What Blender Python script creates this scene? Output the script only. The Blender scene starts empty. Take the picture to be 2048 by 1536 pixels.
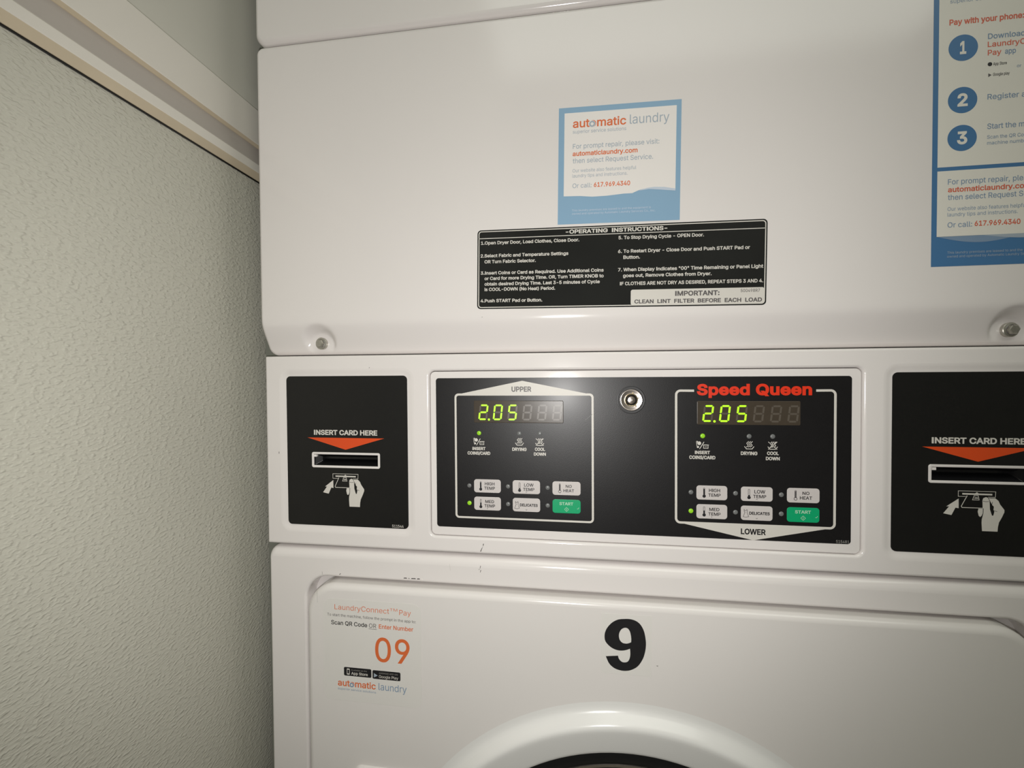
import bpy, bmesh, math, os
from mathutils import Matrix, Vector
import numpy as np
from mathutils.geometry import tessellate_polygon, delaunay_2d_cdt
from math import sin, cos, pi

C = bpy.context.scene.collection
SC = bpy.context.scene

# ------------------------------------------------------------------ camera, light, exposure
ZC = 1.02                 # height of the phone above the floor (m)
DIST = 0.376              # phone to the dryer front (m)
cam_d = bpy.data.cameras.new('camera')
cam = bpy.data.objects.new('camera', cam_d)
C.objects.link(cam)
cam_d.sensor_width = 36.0
cam_d.lens = 36.0 * 860.0 / 2048.0
cam_d.clip_start = 0.01
YAW, PIT, ROL = -0.140374, -0.018386, 0.006320


def cam_matrix():
    cy, sy, cp, sp, cr, sr = cos(YAW), sin(YAW), cos(PIT), sin(PIT), cos(ROL), sin(ROL)
    r = (Matrix(((cy, 0, sy), (0, 1, 0), (-sy, 0, cy))) @ Matrix(((1, 0, 0), (0, cp, -sp), (0, sp, cp)))
         @ Matrix(((cr, -sr, 0), (sr, cr, 0), (0, 0, 1))))

    def w(v):
        return Vector((v[0], v[2], -v[1]))
    right, down, fwd = w(r.col[0]), w(r.col[1]), w(r.col[2])
    m = Matrix.Identity(4)
    for i in range(3):
        m[i][0] = right[i]
        m[i][1] = -down[i]
        m[i][2] = -fwd[i]
    m.translation = Vector((0, -DIST, ZC))
    return m


cam.matrix_world = cam_matrix()
SC.camera = cam

world = bpy.data.worlds.new('world')
SC.world = world
world.use_nodes = True
world.node_tree.nodes['Background'].inputs[0].default_value = (0.9, 0.95, 1.0, 1)
world.node_tree.nodes['Background'].inputs[1].default_value = 0.02

SC.view_settings.view_transform = 'Standard'
SC.view_settings.look = 'None'
SC.view_settings.exposure = 0.19
SC.view_settings.gamma = 1.0
SC.view_settings.use_curve_mapping = False

# the phone's own flash, beside its lens
fl_d = bpy.data.lights.new('phone_flash', 'SPOT')
fl_d.energy = 3.8
fl_d.color = (1.0, 0.975, 0.95)
fl_d.spot_size = math.radians(136)
fl_d.spot_blend = 0.64
fl_d.shadow_soft_size = 0.003
fl = bpy.data.objects.new('phone_flash', fl_d)
C.objects.link(fl)
fl.location = (-0.016, -DIST + 0.002, ZC - 0.030)
fl.rotation_euler = (Vector((-0.20, 1.0, 0.085))).to_track_quat('-Z', 'Y').to_euler()

# dim ceiling lamp of the laundry room
cl_d = bpy.data.lights.new('ceiling_lamp', 'AREA')
cl_d.energy = 13.0
cl_d.color = (0.97, 1.0, 0.90)
cl_d.shape = 'RECTANGLE'
cl_d.size, cl_d.size_y = 2.0, 1.0
cl = bpy.data.objects.new('ceiling_lamp', cl_d)
C.objects.link(cl)
cl.location = (0.4, -1.15, 2.42)

# ------------------------------------------------------------------ materials


def mat(name, col, rough=0.5, metal=0.0, spec=0.5, emit=None, estr=0.0, bump=None, coat=0.0, var=None):
    m = bpy.data.materials.new(name)
    m.use_nodes = True
    nt = m.node_tree
    b = nt.nodes['Principled BSDF']
    b.inputs['Base Color'].default_value = (*col, 1)
    b.inputs['Roughness'].default_value = rough
    b.inputs['Metallic'].default_value = metal
    b.inputs['Specular IOR Level'].default_value = spec
    b.inputs['Coat Weight'].default_value = coat
    b.inputs['Coat Roughness'].default_value = 0.24 if coat else 0.03
    if emit:
        b.inputs['Emission Color'].default_value = (*emit, 1)
        b.inputs['Emission Strength'].default_value = estr
    tc = nt.nodes.new('ShaderNodeTexCoord') if (bump or var) else None
    if bump:
        scale, strength, dist, detail = bump
        n = nt.nodes.new('ShaderNodeTexNoise')
        n.inputs['Scale'].default_value = scale
        n.inputs['Detail'].default_value = detail
        bp = nt.nodes.new('ShaderNodeBump')
        bp.inputs['Strength'].default_value = strength
        bp.inputs['Distance'].default_value = dist
        nt.links.new(tc.outputs['Object'], n.inputs['Vector'])
        nt.links.new(n.outputs['Fac'], bp.inputs['Height'])
        nt.links.new(bp.outputs['Normal'], b.inputs['Normal'])
    if var:
        scale, amt = var
        n2 = nt.nodes.new('ShaderNodeTexNoise')
        n2.inputs['Scale'].default_value = scale
        n2.inputs['Detail'].default_value = 3
        mx = nt.nodes.new('ShaderNodeMixRGB')
        mx.inputs[1].default_value = (*[c * (1 - amt) for c in col], 1)
        mx.inputs[2].default_value = (*[min(1, c * (1 + amt)) for c in col], 1)
        nt.links.new(tc.outputs['Object'], n2.inputs['Vector'])
        nt.links.new(n2.outputs['Fac'], mx.inputs[0])
        nt.links.new(mx.outputs[0], b.inputs['Base Color'])
    return m


M = {}
M['enamel'] = mat('white_enamel', (0.79, 0.75, 0.73), 0.13, bump=(900, 0.02, 0.0004, 1), var=(9, 0.012))
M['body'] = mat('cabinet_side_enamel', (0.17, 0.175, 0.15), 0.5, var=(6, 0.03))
M['door'] = mat('door_enamel', (0.775, 0.74, 0.715), 0.18, bump=(900, 0.02, 0.0004, 1), var=(7, 0.012))
M['rim'] = mat('white_rim_plastic', (0.82, 0.81, 0.79), 0.2, var=(9, 0.01))
M['overlay'] = mat('black_textured_film', (0.006, 0.0053, 0.0062), 0.42, spec=0.45, coat=0.12, bump=(1500, 0.16, 0.0003, 2), var=(60, 0.2))
M['cardfilm'] = mat('black_matt_film', (0.008, 0.0077, 0.0075), 0.4, spec=0.4, bump=(2600, 0.15, 0.0003, 2), var=(40, 0.15))
M['label'] = mat('black_glossy_label', (0.016, 0.0165, 0.016), 0.12, var=(20, 0.25))
M['ink_white'] = mat('white_ink', (0.66, 0.63, 0.58), 0.45, var=(30, 0.01))
M['ink_dim'] = mat('grey_ink', (0.30, 0.29, 0.27), 0.45, var=(30, 0.01))
M['ink_dark'] = mat('dark_ink', (0.013, 0.012, 0.014), 0.45, var=(30, 0.05))
M['ink_grey'] = mat('slate_grey_ink', (0.11, 0.10, 0.10), 0.45, var=(30, 0.05))
M['ink_red'] = mat('vermilion_ink', (0.72, 0.075, 0.012), 0.45, var=(30, 0.02))
M['ink_logo'] = mat('red_ink', (0.78, 0.035, 0.008), 0.45, var=(30, 0.02))
M['ink_orange'] = mat('orange_ink', (0.72, 0.155, 0.045), 0.5, var=(30, 0.02))
M['ink_orange2'] = mat('coral_ink', (0.66, 0.13, 0.07), 0.5, var=(30, 0.02))
M['ink_slate'] = mat('pale_blue_grey_ink', (0.37, 0.43, 0.50), 0.5, var=(30, 0.02))
M['ink_paper'] = mat('sticker_paper_white', (0.83, 0.79, 0.76), 0.4, var=(30, 0.01))
M['blue'] = mat('sky_blue_print', (0.25, 0.41, 0.57), 0.4, var=(14, 0.03))
M['blue_pale'] = mat('pale_blue_print', (0.55, 0.62, 0.72), 0.4, var=(14, 0.03))
M['navy'] = mat('deep_blue_print', (0.06, 0.175, 0.36), 0.4, var=(14, 0.03))
M['navy_mid'] = mat('mid_blue_print', (0.21, 0.30, 0.43), 0.4, var=(14, 0.03))
M['poster'] = mat('poster_paper', (0.78, 0.755, 0.69), 0.45, var=(20, 0.01))
M['sticker'] = mat('clear_edged_sticker', (0.76, 0.735, 0.70), 0.3, var=(20, 0.01))
M['button'] = mat('button_grey_film', (0.60, 0.56, 0.545), 0.42, var=(40, 0.015))
M['green'] = mat('button_green_film', (0.0, 0.36, 0.145), 0.42, var=(40, 0.03))
M['ink_mint'] = mat('mint_ink', (0.45, 0.66, 0.50), 0.45, var=(40, 0.03))
M['led_off'] = mat('unlit_lens', (0.17, 0.175, 0.175), 0.3, var=(200, 0.05))
M['led_on'] = mat('lit_green_lens', (0.2, 0.35, 0.02), 0.3, emit=(0.34, 0.92, 0.015), estr=0.30, var=(200, 0.05))
M['display'] = mat('smoked_display_filter', (0.060, 0.047, 0.034), 0.3, spec=0.3, var=(300, 0.12))
M['seg_off'] = mat('unlit_segment', (0.105, 0.088, 0.070), 0.35, var=(200, 0.04))
M['seg_on'] = mat('lit_segment', (0.2, 0.35, 0.02), 0.4, emit=(0.42, 1.0, 0.012), estr=1.0, var=(200, 0.04))
M['chrome'] = mat('chrome', (0.80, 0.72, 0.67), 0.22, metal=1.0, bump=(300, 0.08, 0.0003, 1))
M['brass'] = mat('worn_brass', (0.82, 0.68, 0.45), 0.2, metal=1.0, bump=(400, 0.1, 0.0003, 1))
M['zinc'] = mat('zinc_screw', (0.50, 0.48, 0.43), 0.38, metal=0.85, var=(400, 0.2))
M['black'] = mat('black_plastic_and_shadow_gap', (0.006, 0.006, 0.007), 0.3, var=(50, 0.1))
M['rubber'] = mat('black_rubber', (0.008, 0.008, 0.009), 0.35, var=(30, 0.1))
M['glass'] = mat('dark_window_glass', (0.010, 0.006, 0.006), 0.06, var=(8, 0.2))
M['scuff'] = mat('dark_scuff', (0.10, 0.09, 0.085), 0.6, var=(200, 0.1))
M['scuff_grey'] = mat('grey_scuff', (0.24, 0.23, 0.22), 0.6, var=(200, 0.1))
M['faint'] = mat('faint_scuff', (0.60, 0.57, 0.54), 0.5, var=(200, 0.1))
M['paint'] = mat('cream_trim_paint', (0.70, 0.67, 0.60), 0.45, bump=(180, 0.05, 0.0008, 2), var=(8, 0.03))
M['wood'] = mat('aged_bare_wood', (0.56, 0.48, 0.345), 0.6, var=(30, 0.08))
M['cove'] = mat('shaded_taupe_trim_paint', (0.46, 0.42, 0.38), 0.5, var=(8, 0.03))  # taupe, with the shade of a deeper cove put into the colour
M['upper'] = mat('upper_wall_paint', (0.58, 0.57, 0.50), 0.55, bump=(250, 0.05, 0.0008, 2), var=(3, 0.03))
M['room'] = mat('room_wall_paint', (0.38, 0.37, 0.33), 0.6, var=(2, 0.05))
M['ceil'] = mat('ceiling_paint', (0.62, 0.61, 0.57), 0.7, var=(2, 0.05))
M['tile'] = mat('floor_vinyl', (0.30, 0.28, 0.25), 0.4, var=(5, 0.15))


def pebbled():
    """embossed plastic wall sheet: raised irregular pebbles about 3 mm across"""
    m = mat('pebbled_wall_sheet', (0.515, 0.505, 0.43), 0.42, var=(3.0, 0.025))
    nt = m.node_tree
    b = nt.nodes['Principled BSDF']
    tc = nt.nodes.new('ShaderNodeTexCoord')
    mp = nt.nodes.new('ShaderNodeMapping')
    mp.inputs['Rotation'].default_value = (0.12, 0, 0)
    mp.inputs['Scale'].default_value = (1.0, 0.5, 1.0)
    v = nt.nodes.new('ShaderNodeTexVoronoi')
    v.feature = 'SMOOTH_F1'
    v.inputs['Scale'].default_value = 560
    v.inputs['Smoothness'].default_value = 0.6
    v.inputs['Randomness'].default_value = 1.0
    n = nt.nodes.new('ShaderNodeTexNoise')
    n.inputs['Scale'].default_value = 540
    n.inputs['Detail'].default_value = 1.0
    rmp = nt.nodes.new('ShaderNodeMapRange')
    rmp.inputs['From Min'].default_value = 0.48
    rmp.inputs['From Max'].default_value = 0.75
    inv = nt.nodes.new('ShaderNodeMath')
    inv.operation = 'MULTIPLY_ADD'
    inv.inputs[1].default_value = -0.5
    inv.inputs[2].default_value = 0.5
    ad = nt.nodes.new('ShaderNodeMath')
    ad.operation = 'ADD'
    bp = nt.nodes.new('ShaderNodeBump')
    bp.inputs['Strength'].default_value = 0.62
    bp.inputs['Distance'].default_value = 0.0007
    nt.links.new(tc.outputs['Object'], mp.inputs[0])
    nt.links.new(mp.outputs[0], v.inputs['Vector'])
    nt.links.new(mp.outputs[0], n.inputs['Vector'])
    nt.links.new(v.outputs['Distance'], inv.inputs[0])
    nt.links.new(n.outputs['Fac'], rmp.inputs['Value'])
    nt.links.new(inv.outputs[0], ad.inputs[0])
    nt.links.new(rmp.outputs[0], ad.inputs[1])
    nt.links.new(ad.outputs[0], bp.inputs['Height'])
    nt.links.new(bp.outputs['Normal'], b.inputs['Normal'])
    return m


M['frp'] = pebbled()

# ------------------------------------------------------------------ mesh helpers (x, y, z in mm; x right, y away, z up from phone height)
WL = {}      # world location of each object's origin


def rrect(x0, z0, x1, z1, r, n=8):
    """counter-clockwise rounded rectangle seen from the front"""
    r = max(0.001, min(r, (x1 - x0) / 2 - 1e-3, (z1 - z0) / 2 - 1e-3))
    out = []
    for cx, cz, a0 in ((x1 - r, z1 - r, 0), (x0 + r, z1 - r, pi / 2), (x0 + r, z0 + r, pi), (x1 - r, z0 + r, 1.5 * pi)):
        for i in range(n + 1):
            a = a0 + pi / 2 * i / n
            out.append((cx + r * cos(a), cz + r * sin(a)))
    return out


def circle(cx, cz, r, n=32):
    return [(cx + r * cos(2 * pi * i / n), cz + r * sin(2 * pi * i / n)) for i in range(n)]


class MB:
    def __init__(s):
        s.v, s.f, s.m, s.mats = [], [], [], []

    def mi(s, m):
        if m not in s.mats:
            s.mats.append(m)
        return s.mats.index(m)

    def raw(s, verts, faces, m):
        b = len(s.v)
        s.v += [tuple(p) for p in verts]
        k = s.mi(m)
        for f in faces:
            s.f.append([i + b for i in f])
            s.m.append(k)

    def poly(s, pts, y, m, holes=()):
        """flat print at depth y facing the front"""
        if not holes:
            a = sum(pts[i][0] * pts[(i + 1) % len(pts)][1] - pts[(i + 1) % len(pts)][0] * pts[i][1] for i in range(len(pts)))
            if a < 0:
                pts = pts[::-1]
            s.raw([(p[0], y, p[1]) for p in pts], [list(range(len(pts)))], m)
        else:
            loops = [pts] + list(holes)
            flat = [p for l in loops for p in l]
            tr = tessellate_polygon([[Vector((p[0], p[1], 0)) for p in l] for l in loops])
            fs = []
            for t in tr:
                a, b, c = (flat[i] for i in t)
                ar = (b[0] - a[0]) * (c[1] - a[1]) - (c[0] - a[0]) * (b[1] - a[1])
                if abs(ar) < 1e-9:
                    continue
                fs.append(list(t) if ar > 0 else [t[0], t[2], t[1]])
            s.raw([(p[0], y, p[1]) for p in flat], fs, m)

    def loft(s, loops, m, cap=True, flip=False, closed=True):
        """loops of 3D points; last one may be capped"""
        n = len(loops[0])
        vs = [p for l in loops for p in l]
        fs = []
        for k in range(len(loops) - 1):
            for i in range(n if closed else n - 1):
                j = (i + 1) % n
                q = [k * n + i, k * n + j, (k + 1) * n + j, (k + 1) * n + i]
                fs.append(q[::-1] if flip else q)
        if cap:
            l = list(range((len(loops) - 1) * n, len(loops) * n))
            fs.append(l[::-1] if flip else l)
        s.raw(vs, fs, m)

    def plate(s, x0, z0, x1, z1, r, prof, m, n=8, cap=True):
        """rounded-rectangle plate; prof = (inset, y) from the back rim to the front face"""
        s.loft([[(p[0], y, p[1]) for p in rrect(x0 + i, z0 + i, x1 - i, z1 - i, r - i, n)] for i, y in prof], m, cap)

    def lathe(s, cx, cz, prof, m, n=48, cap=False):
        s.loft([[(p[0], y, p[1]) for p in circle(cx, cz, r, n)] for r, y in prof], m, cap)

    def box(s, x0, y0, z0, x1, y1, z1, m):
        v = [(x0, y0, z0), (x1, y0, z0), (x1, y1, z0), (x0, y1, z0), (x0, y0, z1), (x1, y0, z1), (x1, y1, z1), (x0, y1, z1)]
        s.raw(v, [[0, 3, 2, 1], [4, 5, 6, 7], [0, 1, 5, 4], [1, 2, 6, 5], [2, 3, 7, 6], [3, 0, 4, 7]], m)

    def stroke(s, pts, w, y, m, closed=False):
        """thin printed line along a path"""
        n = len(pts)
        L, R = [], []
        for i in range(n):
            a = Vector(pts[i - 1] if (i or closed) else pts[i])
            b = Vector(pts[(i + 1) % n] if (i < n - 1 or closed) else pts[i])
            p = Vector(pts[i])
            d1 = (p - a).normalized() if (p - a).length > 1e-9 else (b - p).normalized()
            d2 = (b - p).normalized() if (b - p).length > 1e-9 else d1
            t = (d1 + d2)
            t = t.normalized() if t.length > 1e-6 else d1
            nn = Vector((-t.y, t.x))
            k = w / 2 / max(0.5, nn.dot(Vector((-d1.y, d1.x))))
            L.append(p + nn * k)
            R.append(p - nn * k)
        vs = [(p.x, y, p.y) for p in L] + [(p.x, y, p.y) for p in R]
        fs = []
        for i in range(n if closed else n - 1):
            j = (i + 1) % n
            fs.append([i, n + i, n + j, j])
        s.raw(vs, fs, m)

    def text(s, txt, x0, zb, x1, h, y, m, ang=0.0, bold=0.0, ref=None, font=None, spread=1.0, shear=0.0):
        """lettering from x0 to x1 on baseline zb with capitals h mm high; ref = the part of txt that spans x0..x1"""
        vs, fs = glyphs(txt, bold, font, spread)
        vr = vs if ref is None else glyphs(ref, bold, font, spread)[0]
        lo = min(v[0] for v in vr)
        hi = max(v[0] for v in vr)
        hv = glyphs('H', bold, font, 1.0)[0]
        zlo, zhi = min(v[1] for v in hv), max(v[1] for v in hv)
        kx, kz = (x1 - x0) / (hi - lo), h / (zhi - zlo)
        ca, sa = cos(ang), sin(ang)
        out = []
        for a, b in vs:
            px, pz = (a - lo) * kx, (b - zlo) * kz
            px += shear * pz
            out.append((x0 + px * ca - pz * sa, y, zb + px * sa + pz * ca))
        s.raw(out, fs, m)

    def build(s, name, parent=None, origin=None, smooth=True, angle=35):
        xs, ys, zs = zip(*s.v)
        if origin is None:
            origin = ((min(xs) + max(xs)) / 2, (min(ys) + max(ys)) / 2, (min(zs) + max(zs)) / 2)
        me = bpy.data.meshes.new(name)
        me.from_pydata([((a - origin[0]) / 1000, (b - origin[1]) / 1000, (c - origin[2]) / 1000) for a, b, c in s.v], [], s.f)
        for m in s.mats:
            me.materials.append(m)
        me.polygons.foreach_set('material_index', s.m)
        me.update()
        if smooth:
            me.shade_smooth()
            me.set_sharp_from_angle(angle=math.radians(angle))
        o = bpy.data.objects.new(name, me)
        C.objects.link(o)
        w = Vector((origin[0] / 1000, origin[1] / 1000, ZC + origin[2] / 1000))
        place(o, w, parent)
        if smooth:
            wn = o.modifiers.new('weighted_normals', 'WEIGHTED_NORMAL')
            wn.keep_sharp = True
        return o


def place(o, w, parent=None):
    WL[o.name] = w
    if parent is not None:
        o.parent = parent
        o.location = w - WL[parent.name]
    else:
        o.location = w


_gl = {}
_cap = {}
_inter = None
try:
    _p = os.path.join(bpy.utils.resource_path('LOCAL'), 'datafiles', 'fonts', 'Inter.woff2')
    if os.path.exists(_p):
        _inter = bpy.data.fonts.load(_p)
except Exception:
    _inter = None


def outlines(txt, font, spread):
    """closed contours of a line of lettering"""
    cu = bpy.data.curves.new('lettering', 'FONT')
    cu.body = txt
    cu.size = 1.0
    cu.resolution_u = 4
    cu.space_character = spread
    cu.fill_mode = 'NONE'
    if _inter is not None and font != 'builtin':
        cu.font = _inter
        cu.body = txt.replace('I', '|')        # the bar becomes a plain capital without slabs
    o = bpy.data.objects.new('lettering', cu)
    C.objects.link(o)
    dg = bpy.context.evaluated_depsgraph_get()
    dg.update()
    me = bpy.data.meshes.new_from_object(o.evaluated_get(dg))
    vs = [(v.co.x, v.co.y) for v in me.vertices]
    nxt = {}
    for ed in me.edges:
        a, c = ed.vertices
        nxt.setdefault(a, []).append(c)
        nxt.setdefault(c, []).append(a)
    seen, loops = set(), []
    for st in range(len(vs)):
        if st in seen or st not in nxt:
            continue
        loop, prev, cur = [], None, st
        while cur not in seen:
            seen.add(cur)
            loop.append(cur)
            n = [k for k in nxt[cur] if k != prev]
            if prev is None:          # follow the order in which the font stores its points
                n = [k for k in nxt[cur] if k == cur + 1] or n
            prev, cur = cur, n[0]
        pts = []
        for k in loop:
            if not pts or math.hypot(vs[k][0] - pts[-1][0], vs[k][1] - pts[-1][1]) > 1e-4:
                pts.append(vs[k])
        if math.hypot(pts[0][0] - pts[-1][0], pts[0][1] - pts[-1][1]) < 1e-4:
            pts.pop()
        if len(pts) > 2:
            loops.append(pts)
    bpy.data.objects.remove(o)
    bpy.data.curves.remove(cu)
    bpy.data.meshes.remove(me)
    if 'I' in txt and loops and _inter is not None:
        cap = cap_height(font)
        for k, l in enumerate(loops):
            xs_, ys_ = [p[0] for p in l], [p[1] for p in l]
            if max(ys_) > cap + 0.01 and min(ys_) < -0.05 and max(xs_) - min(xs_) < 0.16:
                m_ = (max(xs_) + min(xs_)) / 2
                bar = [(m_ - 0.046, 0), (m_ + 0.046, 0), (m_ + 0.046, cap), (m_ - 0.046, cap)]
                ccw = sum(l[i - 1][0] * l[i][1] - l[i][0] * l[i - 1][1] for i in range(len(l))) > 0
                loops[k] = bar if ccw else bar[::-1]
    ar = [sum(l[i - 1][0] * l[i][1] - l[i][0] * l[i - 1][1] for i in range(len(l))) for l in loops]
    if max(ar, key=abs) < 0:
        loops = [l[::-1] for l in loops]
    return loops


def cap_height(font):
    if font not in _cap:
        _cap[font] = max(p[1] for l in outlines('H', font, 1.0) for p in l)
    return _cap[font]


def embolden(l, d):
    out, n = [], len(l)
    for i in range(n):
        p, a, c = Vector(l[i]), Vector(l[i - 1]), Vector(l[(i + 1) % n])
        d1, d2 = (p - a).normalized(), (c - p).normalized()
        n1, n2 = Vector((d1.y, -d1.x)), Vector((d2.y, -d2.x))
        m = n1 + n2
        k = m.length_squared / 2
        out.append(tuple(p + m * (d / max(k, 0.45))))
    return out


def glyphs(txt, bold, font, spread):
    """filled lettering as a triangle mesh (overlapping strokes merged)"""
    key = (txt, bold, font, spread)
    if key in _gl:
        return _gl[key]
    loops = outlines(txt, font, spread)
    if bold:
        loops = [embolden(l, bold) for l in loops]
    vs, es = [], []
    for l in loops:
        k = len(vs)
        vs += [Vector(p) for p in l]
        es += [(k + i, k + (i + 1) % len(l)) for i in range(len(l))]
    r = delaunay_2d_cdt(vs, es, [], 0, 1e-6)
    ov = [(p.x, p.y) for p in r[0]]
    tris = [list(f) for f in r[2]]
    P = np.array([(0.0, 0.0)] + ov)[1:]
    T_ = np.array(tris)
    cen = P[T_].mean(axis=1)
    wn = np.zeros(len(cen), dtype=int)
    A = np.array([p for l in loops for p in l])
    B = np.array([p for l in loops for p in (l[1:] + l[:1])])
    for (ax, ay), (bx, by) in zip(A, B):
        side = (bx - ax) * (cen[:, 1] - ay) - (cen[:, 0] - ax) * (by - ay)
        wn += ((ay <= cen[:, 1]) & (by > cen[:, 1]) & (side > 0)).astype(int)
        wn -= ((ay > cen[:, 1]) & (by <= cen[:, 1]) & (side < 0)).astype(int)
    fs = []
    for t, w in zip(tris, wn):
        if w > 0:
            a, b, c = (ov[i] for i in t)
            ar = (b[0] - a[0]) * (c[1] - a[1]) - (c[0] - a[0]) * (b[1] - a[1])
            if abs(ar) > 1e-10:
                fs.append(t if ar > 0 else t[::-1])
    used = sorted({i for f in fs for i in f})
    mp = {k: i for i, k in enumerate(used)}
    _gl[key] = ([ov[i] for i in used], [[mp[i] for i in f] for f in fs])
    return _gl[key]


def tag(o, label=None, cat=None, group=None, kind=None):
    if label:
        o['label'] = label
    if cat:
        o['category'] = cat
    if group:
        o['group'] = group
    if kind:
        o['kind'] = kind
    return o


def dup(o, dx, parent, dz=0.0):
    c = o.copy()
    C.objects.link(c)
    c.parent = parent
    c.location = o.location + Vector((dx / 1000, 0, dz / 1000))
    WL[c.name] = WL[o.name] + Vector((dx / 1000, 0, dz / 1000))
    return c


def arc(cx, cz, r, a0, a1, n=6):
    return [(cx + r * cos(math.radians(a0 + (a1 - a0) * i / n)), cz + r * sin(math.radians(a0 + (a1 - a0) * i / n))) for i in range(n + 1)]


def fillet(r, y_front, back, n=6):
    """(inset, y) profile: straight side from the back, then a quarter round onto the front face"""
    return [(0, back)] + [(r * (1 - cos(pi / 2 * i / n)), y_front + r * (1 - sin(pi / 2 * i / n))) for i in range(n + 1)]


# ------------------------------------------------------------------ the room
ZF = -ZC * 1000            # floor level in mm
XW = -318.0                # face of the left wall
TOPW = 1480.0              # ceiling
XR, YB, YN = 1900.0, 840.0, -2300.0

b = MB()
b.raw([(XW, YN, ZF), (XW, YB, ZF), (XW, YB, 203), (XW, YN, 203)], [[3, 2, 1, 0]], M['frp'])
b.raw([(XW, YN, 203), (XW, YB, 203), (XW, YB, TOPW), (XW, YN, TOPW)], [[3, 2, 1, 0]], M['upper'])
b.raw([(XW - 100, YN, ZF), (XW - 100, YB, ZF), (XW - 100, YB, TOPW), (XW - 100, YN, TOPW)], [[0, 1, 2, 3]], M['room'])
tag(b.build('wall_left', smooth=False), kind='structure')
for nm, v, mm_ in (('wall_back', (XW - 100, YB, ZF, XR, YB + 100, TOPW), 'room'), ('wall_right', (XR, YN, ZF, XR + 100, YB, TOPW), 'room'),
                   ('wall_front', (XW - 100, YN - 100, ZF, XR, YN, TOPW), 'room'), ('floor', (XW - 100, YN - 100, ZF - 80, XR + 100, YB + 100, ZF), 'tile'),
                   ('ceiling', (XW - 100, YN - 100, TOPW, XR + 100, YB + 100, TOPW + 80), 'ceil')):
    b = MB()
    b.box(v[0], v[1], v[2], v[3], v[4], v[5], M[mm_])
    tag(b.build(nm, smooth=False), kind='structure')

# moulding that caps the pebbled sheet: bead, sloping cove, square-edged board
b = MB()
prof = [(0, 198.8, None), (0.7, 198.8, 'black'), (0.7, 200.2, 'black'), (1.6, 200.0, 'wood'), (6.4, 205.2, 'wood'), (6.8, 206.0, 'paint'), (6.8, 213.0, 'paint'),  # black faces at the foot are a painted shadow gap under the bead
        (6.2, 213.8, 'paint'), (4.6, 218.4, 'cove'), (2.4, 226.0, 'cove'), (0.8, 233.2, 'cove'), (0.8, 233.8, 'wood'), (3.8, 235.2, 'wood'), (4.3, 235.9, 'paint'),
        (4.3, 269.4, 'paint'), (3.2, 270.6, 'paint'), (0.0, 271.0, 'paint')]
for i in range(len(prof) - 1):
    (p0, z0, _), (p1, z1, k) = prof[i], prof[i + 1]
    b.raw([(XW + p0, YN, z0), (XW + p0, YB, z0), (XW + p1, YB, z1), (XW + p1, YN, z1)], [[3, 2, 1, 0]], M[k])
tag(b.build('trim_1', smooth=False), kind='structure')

# ------------------------------------------------------------------ the stacked dryer
X0, X1 = -292.6, 389.6
CX = 48.5
dryer = bpy.data.objects.new('stacked_dryer', None)
C.objects.link(dryer)
dryer.empty_display_size = 0.1
place(dryer, Vector((CX / 1000, 0.35, 0)))
tag(dryer, 'white enamel stacked double tumble dryer with black control panel and round door window', 'clothes dryer')

b = MB()
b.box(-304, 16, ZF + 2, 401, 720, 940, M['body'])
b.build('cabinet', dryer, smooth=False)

# top front panel (seen along the upper edge of the picture)
b = MB()
b.plate(X0 - 0.6, 311.6, X1, 900, 9, fillet(4.5, -6, 16), M['enamel'])
b.build('upper_front_panel', dryer)

# access panel with folded lower edge and dimples round its two screws
SCREWS = ((-236.2, 32.0), (331.5, 33.0))


def access_y(x, z):
    t = (49.5 - z) / 2.0
    ch = 0.49 * 2.0 * (t if t > 20 else math.log1p(math.exp(t)))
    for sx, sz in SCREWS:
        dx = (x - sx) / 1.15
        d = math.hypot(dx, z - sz + 1)
        pocket = 11.6 - max(0.0, d - 11.0) * 1.6
        k = 1.2
        a, c = ch / k, pocket / k
        mx = max(a, c)
        ch = k * (mx + math.log(math.exp(a - mx) + math.exp(c - mx))) if mx - min(a, c) < 30 else k * mx
    return ch


bm = bmesh.new()
loops = []
for i, y in fillet(4.0, -6, 12, 5):
    loops.append([bm.verts.new((p[0], y, p[1])) for p in rrect(X0 + i, 21.4 + i, X1 - i, 308.6 - i, 7 - min(i, 5), 6)])
for k in range(len(loops) - 1):
    n = len(loops[k])
    for i in range(n):
        bm.faces.new((loops[k][i], loops[k][(i + 1) % n], loops[k + 1][(i + 1) % n], loops[k + 1][i]))
bm.faces.new(loops[-1])


def cut(co, no):
    bmesh.ops.bisect_plane(bm, geom=bm.verts[:] + bm.edges[:] + bm.faces[:], dist=1e-4, plane_co=co, plane_no=no)


z = 24.0
while z < 58:
    cut((0, 0, z), (0, 0, 1))
    z += 1.3
for sx, sz in SCREWS:
    for k in range(-20, 21):
        cut((sx + k * 1.4, 0, 0), (1, 0, 0))
b = MB()
bm.verts.index_update()
vv = [(v.co.x, v.co.y + access_y(v.co.x, v.co.z), v.co.z) for v in bm.verts]
b.raw(vv, [[v.index for v in f.verts] for f in bm.faces], M['enamel'])
bm.free()
b.poly([(-79.5, 52.6), (-78.3, 53.2), (-76.2, 56.0), (-77.2, 55.2)], -6.08 + 0.45, M['scuff_grey'])
b.poly([(-79.0, 51.6), (-78.0, 51.6), (-77.6, 53.0)], -5.75, M['scuff_grey'])
access = b.build('access_panel', dryer, angle=60)

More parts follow.
